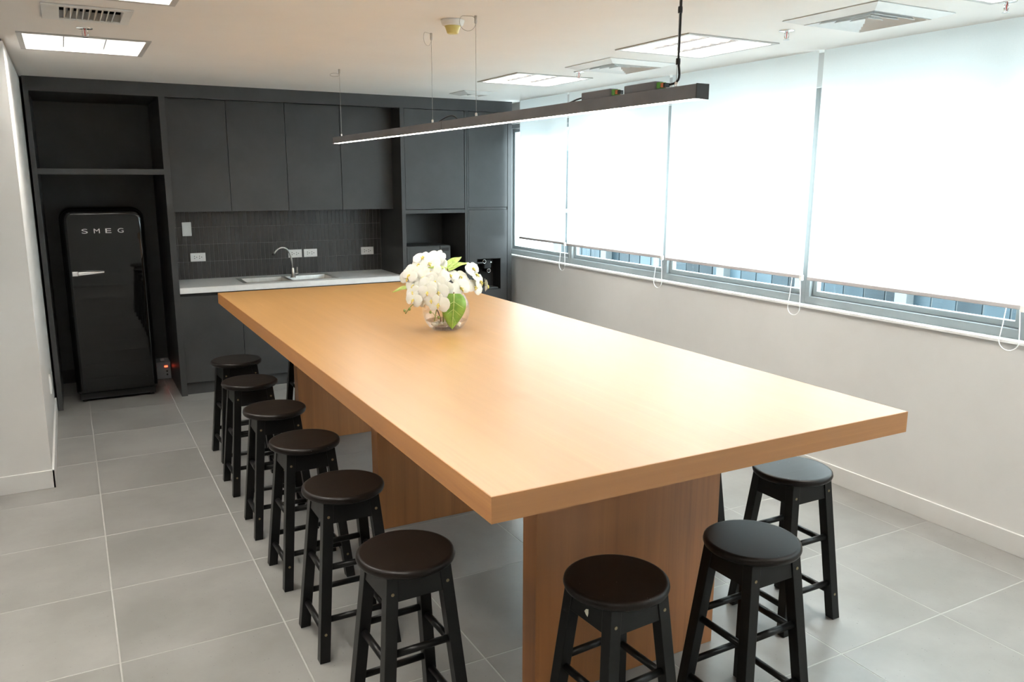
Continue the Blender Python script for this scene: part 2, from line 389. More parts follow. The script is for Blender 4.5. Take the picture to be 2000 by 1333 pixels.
# ------------------------------------------------------------------ ceiling lights
def make_troffer(label, loc, proto=[None]):
    if proto[0] is not None:
        c = copy_tree(proto[0]); c.location = loc; c['label'] = label
        return c
    t = thing('ceiling_light', label, 'ceiling light', (0, 0, 0), 'recessed louvre ceiling lights')
    s = TS
    fr = holed(B(), -s-.012, s+.012, -s-.012, s+.012, -.006, 0, [(-s+.014, s-.014, -s+.014, s-.014)])
    obj('frame', fr, M['rim'], t, bevel=.0015)
    h = B()
    for a in ((-s, -s+.004, -s, s), (s-.004, s, -s, s), (-s+.004, s-.004, -s, -s+.004), (-s+.004, s-.004, s-.004, s)): box(h, *a, 0.0005, .10)
    box(h, -s, s, -s, s, .10, .104)
    obj('housing', h, M['white'], t)
    obj('reflector', bx(-s+.005, s-.005, -s+.005, s-.005, .085, .09), M['trof_e'], t)
    lv = None
    for k in range(2):                         # long blades
        x = -s + (k+1)*2*s/3
        v = hexa(B(), [(x-.002, -s+.006, .004), (x+.002, -s+.006, .004), (x+.002, s-.006, .004), (x-.002, s-.006, .004)],
                 [(x-.022, -s+.006, .06), (x+.022, -s+.006, .06), (x+.022, s-.006, .06), (x-.022, s-.006, .06)])
        obj('louvre_beam', v, M['trof'], t)
    for k in range(7):                         # cross blades
        y = -s + (k+1)*2*s/8
        v = hexa(B(), [(-s+.006, y-.001, .008), (s-.006, y-.001, .008), (s-.006, y+.001, .008), (-s+.006, y+.001, .008)],
                 [(-s+.006, y-.008, .05), (s-.006, y-.008, .05), (s-.006, y+.008, .05), (-s+.006, y+.008, .05)])
        obj('louvre_blade', v, M['trof'], t)
    t.location = loc; proto[0] = t
    return t
lab_in = ['recessed ceiling light above the fridge, by the left wall', 'recessed ceiling light cut by the top edge, nearest the left vent',
          'recessed ceiling light near the kitchen end of the blinds', 'recessed ceiling light behind the black cable of the hanging lamp']
for (x, y), lb in zip(TROF_IN, lab_in): make_troffer(lb, (x, y, ZC))
for k, (x, y) in enumerate(TROF_OUT):
    make_troffer('unseen recessed louvre ceiling light added to light the room', (x, y, ZC))

# square air diffusers
def diffuser(x, y, label, s=.245):
    t = thing('air_diffuser', label, 'air vent', (x, y, ZC), 'square ceiling air diffusers')
    def ring(a, za, b, zb, th=.003):
        bm = B(); c = []
        for (r, z) in ((a, za), (b, zb), (b, zb+th), (a, za+th)):
            c.append([bm.verts.new((x+sx*r, y+sy*r, ZC+z)) for sx, sy in ((-1,-1),(1,-1),(1,1),(-1,1))])
        for i in range(4):
            P, Q = c[i], c[(i+1) % 4]
            for j in range(4): bm.faces.new((P[j], P[(j+1) % 4], Q[(j+1) % 4], Q[j]))
        return bm
    obj('flange', ring(s, -.004, s-.062, -.022), M['vent'], t)
    for k in range(4 if s > .2 else 2):
        a = s-.066-k*.044; obj('vane', ring(a, -.024+.002*k, a-.028, .010), M['vent'], t)
    d = min(.199, s-.045); du = B()
    box(du, x-d, x+d, y-d, y+d, ZC+.09, ZC+.10)
    for a in ((x-d, x-d+.003, y-d, y+d), (x+d-.003, x+d, y-d, y+d), (x-d+.003, x+d-.003, y-d, y-d+.003), (x-d+.003, x+d-.003, y+d-.003, y+d)): box(du, *a, ZC+.001, ZC+.09)
    obj('duct', du, M['boxgrey'], t)
    return t
diffuser(3.09, 4.275, 'square white air diffuser between the two right-hand ceiling lights')
diffuser(3.115, 2.51, 'square white air diffuser at the top right, nearest the viewer')
diffuser(3.02, 6.2, 'small-looking air diffuser in front of the tall black units', .15)

t = thing('ceiling_grille', 'white slatted return air grille at the top left of the ceiling', 'air vent', (.155, 4.1, ZC))
g0, g1, g2, g3 = GRILLE
obj('frame', holed(B(), g0-.012, g1+.012, g2-.012, g3+.012, ZC-.008, ZC-.001, [(g0+.055, g1-.025, g2+.025, g3-.025)]), M['vent'], t, bevel=.002)
for k in range(9):
    x = g0+.072 + k*.0235
    obj('slat', hexa(B(), [(x, g2+.025, ZC-.006), (x+.003, g2+.025, ZC-.006), (x+.003, g3-.025, ZC-.006), (x, g3-.025, ZC-.006)],
        [(x+.016, g2+.025, ZC+.03), (x+.019, g2+.025, ZC+.03), (x+.019, g3-.025, ZC+.03), (x+.016, g3-.025, ZC+.03)]), M['vent'], t)
obj('backing', bx(g0+.021, g1-.021, g2+.021, g3-.021, ZC+.045, ZC+.05), M['vent'], t)
for (x, y) in ((g0+.078, g3-.06), (g1-.06, g3-.06)):
    obj('screw', lathe(B(), [(.004, ZC-.0105), (.005, ZC-.008)], 10, x, y), M['white'], t)

# sprinklers
def sprinkler(x, y, label):
    t = thing('sprinkler', label, 'sprinkler', (x, y, ZC), 'ceiling sprinkler heads')
    obj('escutcheon', lathe(B(), [(.036, ZC), (.034, ZC-.004), (.014, ZC-.007)], 24, x, y), M['chrome'], t, smooth=True)
    fr = tube(B(), [(x-.004, y, ZC-.005), (x-.014, y, ZC-.02), (x-.010, y, ZC-.034), (x, y, ZC-.04)], .0035, 6)
    tube(fr, [(x+.004, y, ZC-.005), (x+.014, y, ZC-.02), (x+.010, y, ZC-.034), (x, y, ZC-.04)], .0035, 6)
    obj('frame', fr, M['chrome'], t, smooth=True)
    obj('bulb', tube(B(), [(x, y, ZC-.006), (x, y, ZC-.02), (x, y, ZC-.036)], [.0015, .0022, .0015], 8), M['red'], t, smooth=True)
    obj('deflector', lathe(B(), [(.015, ZC-.043), (.015, ZC-.041)], 16, x, y), M['chrome'], t)
sprinkler(.154, 4.494, 'sprinkler head between the slatted grille and the left ceiling light')
sprinkler(3.068, 2.913, 'sprinkler head beside the largest air diffuser')
sprinkler(3.042, 4.66, 'sprinkler head beside the air diffuser nearer the kitchen')
sprinkler(3.327, 2.031, 'sprinkler head at the very top right edge')

# smoke detector
t = thing('smoke_detector', 'white smoke detector with a yellow cap on the ceiling', 'smoke detector', (1.585, 3.46, ZC))
obj('base', lathe(B(), [(.052, ZC), (.052, ZC-.006), (.046, ZC-.022), (.040, ZC-.026)], 32, 1.585, 3.46), M['white'], t, smooth=True)
obj('cap', lathe(B(), [(.037, ZC-.026), (.034, ZC-.030), (.025, ZC-.056), (.022, ZC-.058)], 32, 1.585, 3.46), M['yellow'], t, smooth=True)

# ------------------------------------------------------------------ hanging linear lamp
PX0, PX1, PZ0, PZ1 = 1.611, 1.655, 1.949, 1.990
PC = (PX0+PX1)/2
lamp = thing('pendant_light', 'long dark grey linear lamp hung on wires over the wooden table', 'lamp', (PC, 3.66, PZ0))
for (a, b) in ((1.855, 3.6585), (3.6615, 5.462)):
    hs = B()
    box(hs, PX0, PX0+.002, a, b, PZ0, PZ1); box(hs, PX1-.002, PX1, a, b, PZ0, PZ1); box(hs, PX0+.002, PX1-.002, a, b, PZ1-.002, PZ1)
    ho = obj('housing', hs, M['pend'], lamp)
    obj('diffuser', bx(PX0+.003, PX1-.003, a+.002, b-.002, PZ0+.001, PZ0+.006), M['pend_e'], lamp)
for y0, y1 in ((1.852, 1.855), (5.462, 5.465)):
    obj('end_cap', bx(PX0-.001, PX1+.001, y0, y1, PZ0-.001, PZ1+.001), M['cap'], lamp)
obj('joint', bx(PX0-.0006, PX1+.0006, 3.6585, 3.6615, PZ0+.001, PZ1+.0006), M['cap'], lamp)
for (a, b) in ((2.283, 2.457), (2.048, 2.208)):
    d = obj('driver', bx(PX0+.004, PX1-.006, a, b, PZ1, PZ1+.026), M['pend'], lamp, bevel=.003)
    obj('connector', bx(PC-.012, PC+.012, a-.016, a, PZ1+.004, PZ1+.022), M['green'], d)
    obj('connector', bx(PC-.010, PC+.010, a-.028, a-.016, PZ1+.006, PZ1+.019), M['orange'], d)
    obj('connector', bx(PC-.009, PC+.009, a-.036, a-.028, PZ1+.006, PZ1+.018), M['cap'], d)
obj('link_cable', tube(B(), bez((PC, 2.457, PZ1+.012), (PC, 2.53, PZ1+.012), (PC, 2.54, PZ1), (PC, 2.58, PZ1), 8), .003, 6), M['cable'], lamp, smooth=True)
obj('link_cable', tube(B(), bez((PC, 3.52, PZ1), (PC, 3.56, PZ1+.03), (PC, 3.62, PZ1+.03), (PC, 3.75, PZ1), 8), .003, 6), M['cable'], lamp, smooth=True)
for i, y in enumerate((5.33, 3.815, 3.325, 1.97)):
    w = obj('hanging_wire', tube(B(), [(PC, y, PZ1+.012), (PC, y, ZC-.02)], .0011, 6), M['wire'], lamp, smooth=True)
    obj('gripper', lathe(B(), [(.005, PZ1), (.0055, PZ1+.003), (.0055, PZ1+.014), (.003, PZ1+.018)], 12, PC, y), M['chrome'], w, smooth=True)
    obj('gripper', lathe(B(), [(.003, ZC-.034), (.006, ZC-.028), (.006, ZC)], 12, PC, y), M['nickel'], w, smooth=True)
    r = (.030, .034, .036, .03)[i]
    ax = Vector(((-.9, -.75, -.95, -.5)[i], (.3, -.5, .2, -.4)[i], 0)).normalized()
    tilt = (.35, 1.0, 1.0, .6)[i]
    cen = Vector((PC, y, ZC-.028)) + ax*r
    pts = [cen + ax*(r*math.cos(a)) + Vector((0, 0, 1))*(r*math.sin(a)*tilt) - Vector((0, 0, .012*(1-tilt))) for a in [2*PI*j/20 for j in range(20)]]
    pts = [Vector((p.x, p.y, min(p.z, ZC-.003))) for p in pts]
    obj('wire_loop', tube(B(), pts, .0012, 6, closed=True), M['wire'], w, smooth=True)
pc = bez((PC, 2.0, PZ1+.012), (PC, 1.93, PZ1+.012), (PC+.004, 1.975, PZ1+.05), (PC+.006, 1.972, PZ1+.10), 10) + [Vector((PC+.007, 1.972, ZC-.25)), Vector((PC+.008, 1.972, ZC))]
obj('power_cable', tube(B(), pc, .0035, 8), M['cable'], lamp, smooth=True)
for z in (PZ1+.075, PZ1+.22, PZ1+.33):
    obj('cable_tie', lathe(B(), [(.0065, z-.009), (.007, z), (.0065, z+.009)], 10, PC+.004, 1.971), M['cable'], lamp)

# ------------------------------------------------------------------ kitchen units
NIC = 7.65
YT = 7.32                      # tiled wall face
structure(obj('trim_3', bx(-.189, 3.68, YB, YB+.06, 2.315, ZC), M['lam']), 'black fascia above the kitchen units')

# fridge alcove
t = thing('fridge_alcove_unit', 'tall black open unit framing the fridge with a shelf above', 'cabinet', (.26, YB, 0))
obj('side_panel', bx(-.189, -.156, YB, NIC, 0, 2.315), M['lam'], t, bevel=.001)
obj('side_panel', bx(.677, .722, YB, NIC, 0, 2.315), M['lam'], t, bevel=.001)
obj('shelf', bx(-.156, .677, YB, NIC, 1.743, 1.784), M['lam'], t, bevel=.001)
obj('top_panel', bx(-.156, .677, YB+.06, NIC, 2.315, 2.34), M['lam'], t)
obj('back_panel', bx(-.156, .677, NIC-.012, NIC, .12, 1.743), M['lam'], t)
obj('back_panel', bx(-.156, .677, NIC-.012, NIC, 1.784, 2.315), M['lam'], t)

# splashback
sp = structure(obj('wall_splashback', bx(.722, 2.583, YT-.0005, YK, .826, 1.60), M['sgrout']), 'dark vertical stack-bonded tile splashback')
x = .724; tm = None
NCOL = 52; cw = (2.581-.724)/NCOL; rh = .1455
for j in range(4):
    for i in range(NCOL):
        if tm is None:
            o = obj('tile', bx(.0011, cw-.0011, 0, .01, .0011, rh-.0011), M['splash'], sp, raw=True, bevel=.0009, segs=1); tm = o.data
        else:
            o = bpy.data.objects.new('tile', tm); link(o, sp)
            b = o.modifiers.new('bevel', 'BEVEL'); b.width = .0009; b.segments = 1
        o.location = (.724+i*cw, YT-.0028+random.uniform(-.0006, .0006), .8735+j*rh)
        o.rotation_euler = (random.uniform(-.004, .004), 0, random.uniform(-.018, .018))

# wall cupboards (two pairs of doors)
YD = 6.955
seams = [.722, 1.187, 1.652, 2.117, 2.583]
for k, lb in enumerate(('pair of black wall cupboard doors next to the fridge', 'pair of black wall cupboard doors next to the tall units')):
    a, b = seams[2*k], seams[2*k+2]
    t = thing('wall_cupboard', lb, 'cabinet', ((a+b)/2, YD, 1.455), 'black wall cupboards above the sink')
    obj('body', bx(a, b, YD+.02, YT-.005, 1.4575, 2.34), M['lam'], t)
    for q in (0, 1):
        s0, s1 = seams[2*k+q], seams[2*k+q+1]
        obj('door', bx(s0+.0018, s1-.0018, YD, YD+.019, 1.452, 2.325), M['lam'], t, bevel=.0012)

# base cupboards
for k, lb in enumerate(('black base cupboard under the left end of the white worktop', 'black base cupboard under the right part of the white worktop')):
    a, b = seams[2*k], seams[2*k+2]
    t = thing('base_cupboard', lb, 'cabinet', ((a+b)/2, YB, 0), 'black base cupboards under the worktop')
    bm = B()
    box(bm, a, a+.018, YB+.05, YT-.005, .10, .66); box(bm, b-.018, b, YB+.05, YT-.005, .10, .66); box(bm, a+.018, b-.018, YB+.05, YT-.002, .10, .118)
    box(bm, a, b, YB+.05, YB+.068, .66, .826)
    obj('body', bm, M['lam'], t)
    obj('plinth', bx(a, b, YB+.045, YB+.06, 0, .098), M['lam'], t)
    for q in (0, 1):
        s0, s1 = seams[2*k+q], seams[2*k+q+1]
        obj('door', bx(s0+.0018, s1-.0018, YB+.02, YB+.039, .10, .798), M['lam'], t, bevel=.0012)

# worktop, sink, tap
SK = (1.235, 2.005, 6.83, 7.17)
t = obj('worktop', holed(B(), .7225, 2.582, YB-.008, YT-.0045, .826, .872, [SK]), M['quartz'], bevel=.002)
tag(t, 'white stone worktop in front of the dark tiled splashback', 'worktop')
sk = thing('sink', 'stainless steel sink let into the white worktop', 'sink', (1.62, 7.0, .872))
x0, x1, y0, y1 = SK
rim = holed(B(), x0-.012, x1+.012, y0-.012, y1+.012, .872, .8745, [(x0+.02, 1.60, y0+.02, y1-.02), (1.63, x1-.02, y0+.02, y1-.02)])
obj('rim', rim, M['steel'], sk, bevel=.001)
def basin(a, b, c, d, z):
    bm = B()
    tp = [bm.verts.new(p) for p in ((a,c,.8725),(b,c,.8725),(b,d,.8725),(a,d,.8725))]
    i = .015
    bt = [bm.verts.new(p) for p in ((a+i,c+i,z),(b-i,c+i,z),(b-i,d-i,z),(a+i,d-i,z))]
    for j in range(4): bm.faces.new((tp[j], tp[(j+1) % 4], bt[(j+1) % 4], bt[j]))
    bm.faces.new(bt)
    return bm
for a, b, z in ((x0+.019, 1.601, .71), (1.629, x1-.019, .75)):
    bo = obj('basin', basin(a, b, y0+.019, y1-.019, z), M['steel'], sk)
    s = bo.modifiers.new('solid', 'SOLIDIFY'); s.thickness = .001
    obj('drain', lathe(B(), [(.04, z+.001), (.036, z+.004), (.012, z+.002)], 20, (a+b)/2, (y0+y1)/2), M['chrome'], sk, smooth=True)
fx, fy = 1.675, 7.03
tp = thing('tap', 'satin steel gooseneck tap standing at the sink', 'tap', (fx, fy, .8745))
obj('base', lathe(B(), [(.023, .8745), (.023, .881), (.0145, .884), (.0145, .955), (.012, .960)], 24, fx, fy), M['nickel'], tp, smooth=True)
sp_pts = [Vector((fx, fy, .955)), Vector((fx-.004, fy, 1.00))] + bez((fx-.008, fy, 1.04), (fx-.02, fy, 1.155), (fx-.11, fy-.01, 1.165), (fx-.157, fy-.02, 1.088), 14)
obj('spout', tube(B(), sp_pts, .0085, 12), M['nickel'], tp, smooth=True)
obj('nozzle', tube(B(), [sp_pts[-1], sp_pts[-1] + (sp_pts[-1]-sp_pts[-2]).normalized()*.016], .0105, 12), M['dark'], tp, smooth=True)
lv = obj('valve', tube(B(), [(fx+.010, fy, .905), (fx+.045, fy, .905)], .011, 14), M['nickel'], tp, smooth=True)
obj('lever', tube(B(), [(fx+.038, fy, .910), (fx+.038, fy, .965)], .0052, 10), M['nickel'], lv, smooth=True)

# sockets on the splashback
def socket(x, z, label, w=.122, h=.072):
    t = thing('wall_socket', label, 'socket', (x, YT, z), 'white double sockets on the splashback')
    y1 = YT-.0042
    obj('plate', bx(x-w/2, x+w/2, y1-.009, y1, z-h/2, z+h/2), M['plate'], t, bevel=.003)
    for s in (-1, 1):
        pl = obj('outlet', bx(x+s*.020-.016, x+s*.020+.016, y1-.0105, y1-.0088, z-.018, z+.018), M['plate'], t)
        for (dx, dz) in ((-.008, .009), (-.008, -.009), (.009, .0)):
            obj('slot', bx(x+s*.020+dx-.003, x+s*.020+dx+.003, y1-.0112, y1-.0104, z+dz-.0035, z+dz+.0035), M['dark'], pl)
socket(.947, 1.058, 'double socket at the left end of the worktop')
socket(1.770, 1.056, 'double socket just behind the tap spout')
socket(1.909, 1.056, 'double socket just right of the tap')
socket(2.444, 1.055, 'double socket at the right end of the splashback')
t = thing('switch_plate', 'upright white blank plate on the tiles near the fridge', 'switch', (.874, YT, 1.297))
obj('plate', bx(.874-.037, .874+.037, YT-.0142, YT-.0042, 1.297-.058, 1.297+.058), M['plate'], t, bevel=.003)
obj('rocker', bx(.874-.026, .874+.026, YT-.0167, YT-.0140, 1.297-.045, 1.297+.045), M['plate'], t, bevel=.002)
t = thing('wall_switch', 'small white plate low on the left wall beside the fridge unit', 'socket', (-.206, 6.09, .36))
obj('plate', bx(-.2065, -.196, 6.05, 6.13, .30, .42), M['plate'], t, bevel=.003)
obj('outlet', bx(-.1965, -.194, 6.07, 6.11, .325, .395), M['plate'], t, bevel=.001)

# tall microwave unit
t = thing('microwave_unit', 'tall black unit with an open microwave niche under a door', 'cabinet', (2.9, YB, 0))
obj('side_panel', bx(2.584, 2.620, YB, NIC, 0, 2.315), M['lam'], t, bevel=.001)
obj('side_panel', bx(3.195, 3.214, YB, NIC, 0, 2.315), M['lam'], t, bevel=.001)
obj('shelf', bx(2.620, 3.195, YB+.003, 7.40, 1.415, 1.448), M['lam'], t, bevel=.001)
obj('shelf', bx(2.620, 3.195, YB+.003, 7.40, .82, .85), M['lam'], t, bevel=.001)
obj('back_panel', bx(2.620, 3.195, 7.28, 7.29, .85, 1.415), M['lam'], t)
obj('door', bx(2.6225, 3.1925, YB+.002, YB+.021, 1.453, 2.311), M['lam'], t, bevel=.0012)
obj('door', bx(2.6225, 3.1925, YB+.002, YB+.021, .10, .815), M['lam'], t, bevel=.0012)
obj('plinth', bx(2.620, 3.195, YB+.04, YB+.055, 0, .098), M['lam'], t)
mw = thing('microwave', 'black microwave oven in the niche behind the orchids', 'microwave', (2.87, 6.98, .85))
obj('body', bx(2.660, 3.095, 6.872, 7.22, .862, 1.116), M['lam'], mw, bevel=.004)
dr = obj('door', bx(2.663, 2.985, 6.852, 6.871, .866, 1.113), M['lam'], mw, bevel=.003)
obj('window', bx(2.69, 2.955, 6.8505, 6.852, .90, 1.08), M['lam'], dr)
cp = obj('control_panel', bx(2.988, 3.092, 6.852, 6.871, .866, 1.113), M['lam'], mw, bevel=.003)
obj('display', bx(3.005, 3.075, 6.8505, 6.852, 1.065, 1.095), M['gasket'], cp)
obj('knob', tube(B(), [(3.04, 6.852, .93), (3.04, 6.838, .93)], .018, 16), M['lam'], cp)
for dx in (.03, .40):
    obj('foot', lathe(B(), [(.012, .85), (.012, .863)], 12, 2.66+dx, 6.92), M['gasket'], mw)
    obj('foot', lathe(B(), [(.012, .85), (.012, .863)], 12, 2.66+dx, 7.16), M['gasket'], mw)

# tall water dispenser unit
t = thing('dispenser_unit', 'narrow tall black unit with a water dispenser recess at the window end', 'cabinet', (3.45, YB, 0))
obj('side_panel', bx(3.216, 3.233, YB, NIC, 0, 2.315), M['lam'], t, bevel=.001)
obj('side_panel', bx(3.637, 3.680, YB, NIC, 0, 2.315), M['lam'], t, bevel=.001)
obj('door', bx(3.2355, 3.6345, YB+.003, YB+.022, 1.462, 2.311), M['lam'], t, bevel=.0012)
obj('rail', bx(3.233, 3.637, YB+.012, YB+.03, 1.44, 1.46), M['lam'], t)
DH = (3.315, 3.567, .69, .987)
obj('front_panel', holed(B(), 3.2355, 3.6345, .10, 1.438, YB+.003, YB+.022, [DH], 'xzy'), M['lam'], t, bevel=.0012)
obj('plinth', bx(3.233, 3.637, YB+.04, YB+.055, 0, .098), M['lam'], t)
wd = thing('water_dispenser', 'black built-in water dispenser recess with ringed taps', 'water dispenser', (3.44, YB+.05, .69))
a, b, c, d = DH
rc = B()
box(rc, a, a+.004, YB+.004, YB+.16, c, d); box(rc, b-.004, b, YB+.004, YB+.16, c, d); box(rc, a+.004, b-.004, YB+.004, YB+.16, c, c+.004)
box(rc, a+.004, b-.004, YB+.004, YB+.16, d-.004, d); box(rc, a+.004, b-.004, YB+.156, YB+.16, c+.004, d-.004)
obj('recess', rc, M['gasket'], wd)
obj('drip_tray', bx(a+.02, b-.02, YB+.02, YB+.15, c+.005, c+.02), M['lam'], wd, bevel=.003)
hd = obj('tap_head', bx(a+.10, b-.08, YB+.05, YB+.155, d-.10, d-.01), M['gasket'], wd, bevel=.005)
def ringed(cx, cz, y, r):
    return obj('ring', tube(B(), [(cx+r*math.cos(2*PI*k/20), y, cz+r*math.sin(2*PI*k/20)) for k in range(20)], .0028, 6, closed=True), M['chrome'], wd, smooth=True)
ringed(a+.098, d-.032, YB+.045, .017); ringed(a+.152, d-.122, YB+.06, .018)
obj('spout', tube(B(), [(a+.152, YB+.156, d-.122), (a+.152, YB+.062, d-.122)], .019, 14), M['gasket'], wd, smooth=True)
obj('indicator', bx(a+.163, a+.175, YB+.045, YB+.05, d-.047, d-.034), M['plate'], wd)
obj('indicator', bx(a+.075, a+.080, YB+.15, YB+.156, d-.072, d-.067), M['plate'], wd)
obj('lever', bx(a+.02, a+.075, YB+.03, YB+.05, d-.05, d-.036), M['lam'], wd, bevel=.003)

# ------------------------------------------------------------------ fridge
def rrect(x0, x1, z0, z1, rt, rb, n=8):
    pts = []
    for (cx, cz, a0, r) in ((x1-rt, z1-rt, 0, rt), (x0+rt, z1-rt, 90, rt), (x0+rb, z0+rb, 180, rb), (x1-rb, z0+rb, 270, rb)):
        for k in range(n+1):
            a = math.radians(a0+90*k/n); pts.append((cx+r*math.cos(a), cz+r*math.sin(a)))
    return pts
def rounded_slab(x0, x1, z0, z1, rt, rb, rings, bulge=0.0):
    """rings: (inset, y) from back to front"""
    bm = B(); R = []
    for ins, y in rings:
        R.append([bm.verts.new((px, y, pz)) for px, pz in rrect(x0+ins, x1-ins, z0+ins, z1-ins, max(rt-ins, .004), max(rb-ins, .004))])
    for A, D in zip(R, R[1:]):
        n = len(A)
        for j in range(n): bm.faces.new((A[j], A[(j+1) % n], D[(j+1) % n], D[j]))
    bm.faces.new(R[0]); bm.faces.new(R[-1])
    return bm
fr = thing('fridge', 'glossy black retro fridge with chrome handle in the black alcove', 'fridge', (.235, 7.2, 0))
FX0, FX1, FZ1 = -.056, .524, 1.497
obj('body', rounded_slab(FX0, FX1, .055, FZ1, .085, .03, [(.004, 7.50), (0, 7.49), (0, 6.965), (.006, 6.955)]), M['fridge'], fr, smooth=True)
obj('gasket', rounded_slab(FX0+.012, FX1-.012, .075, FZ1-.012, .075, .025, [(0, 6.955), (0, 6.935)]), M['gasket'], fr)
rg = [(.006, 6.935), (0, 6.930)] + [(.045*(1-math.cos(a)), 6.913-.045*math.sin(a)) for a in [PI/2*k/8 for k in range(9)]]
dr = obj('door', rounded_slab(FX0+.006, FX1-.006, .075, FZ1-.010, .080, .03, rg), M['fridge'], fr, smooth=True)
# edges of big flat front stay crisp in shading
for o_ in (dr,):
    md = o_.modifiers.new('wn', 'WEIGHTED_NORMAL'); md.keep_sharp = False
obj('plinth', bx(FX0+.02, FX1-.02, 6.93, 7.45, .018, .07), M['gasket'], fr, bevel=.004)
for x in (FX0+.05, FX1-.05):
    for y in (6.96, 7.42): obj('foot', lathe(B(), [(.018, 0), (.018, .02)], 14, x, y), M['gasket'], fr)
YF = 6.868
hb = B()
hexa(hb, [(.035, YF-.040, .996), (.212, YF-.034, 1.010), (.212, YF-.020, 1.010), (.035, YF-.020, .996)],
     [(.035, YF-.040, 1.026), (.212, YF-.034, 1.024), (.212, YF-.020, 1.024), (.035, YF-.020, 1.026)])
hd = obj('handle', hb, M['chrome'], dr, bevel=.005, segs=3)
obj('handle_mount', bx(-.006, .034, YF-.040, YF+.002, .994, 1.030), M['chrome'], dr, bevel=.004, segs=3)
for ch, x in zip('SMEG', (.106, .187, .265, .349)):
    cu = bpy.data.curves.new('letter', 'FONT'); cu.body = ch; cu.size = .054; cu.extrude = .0012; cu.align_x = 'CENTER'; cu.offset = 0.0
    to = bpy.data.objects.new('letter_tmp', cu); C.objects.link(to)
    bpy.context.view_layer.update()
    me = bpy.data.meshes.new_from_object(to.evaluated_get(bpy.context.evaluated_depsgraph_get()))
    bpy.data.objects.remove(to)
    xs = [v.co.x for v in me.vertices]; ys = [v.co.y for v in me.vertices]
    kx = .040/(max(xs)-min(xs)); ky = .034/(max(ys)-min(ys)); cx = (max(xs)+min(xs))/2; cy = (max(ys)+min(ys))/2
    o3 = org(dr)
    for v in me.vertices:
        v.co = Vector((x+(v.co.x-cx)*kx, YF-.0008-v.co.z-.0004, 1.326+(v.co.y-cy)*ky)) - o3
    me.materials.clear(); me.materials.append(M['chrome'])
    lo = bpy.data.objects.new('letter', me); link(lo, dr)

# voltage stabiliser beside the fridge
st = thing('voltage_regulator', 'small grey box with a red display on the floor beside the fridge', 'power box', (.61, 7.48, 0))
obj('case', bx(.552, .672, 7.42, 7.60, .006, .155), M['boxgrey'], st, bevel=.003)
obj('display', bx(.622, .648, 7.4175, 7.42, .108, .122), M['led'], st)
for z in (.074, .045): obj('knob', tube(B(), [(.640, 7.42, z), (.640, 7.410, z)], .007, 12), M['dark'], st)
obj('top_handle', bx(.60, .63, 7.47, 7.53, .155, .168), M['plate'], st, bevel=.003)
for x in (.565, .66): obj('foot', bx(x-.006, x+.006, 7.44, 7.58, 0, .007), M['dark'], st)

# ------------------------------------------------------------------ table
TX0, TX1, TY0, TY1, TZ, TH = .822, 2.350, 1.604, 5.535, .981, .0693
tb = thing('table', 'long high wooden table with three slab legs in the room centre', 'table', (1.6, 3.57, 0))
obj('tabletop', bx(TX0+.002, TX1-.002, TY0+.002, TY1-.002, TZ-TH, TZ), M['wood_y'], tb, bevel=.0008)
obj('edge_band', bx(TX0, TX1, TY0, TY0+.002, TZ-TH, TZ-.0006), M['wood_x'], tb)
obj('edge_band', bx(TX0, TX1, TY1-.002, TY1, TZ-TH, TZ-.0006), M['wood_x'], tb)
obj('edge_band', bx(TX0, TX0+.002, TY0+.002, TY1-.002, TZ-TH, TZ-.0006), M['wood_yz'], tb)
obj('edge_band', bx(TX1-.002, TX1, TY0+.002, TY1-.002, TZ-TH, TZ-.0006), M['wood_yz'], tb)
for y0, y1 in ((2.075, 2.163), (3.607, 3.695), (5.168, 5.256)):
    obj('leg', bx(1.226, 2.000, y0, y1, 0.001, TZ-TH), M['wood_z'], tb, bevel=.0012)

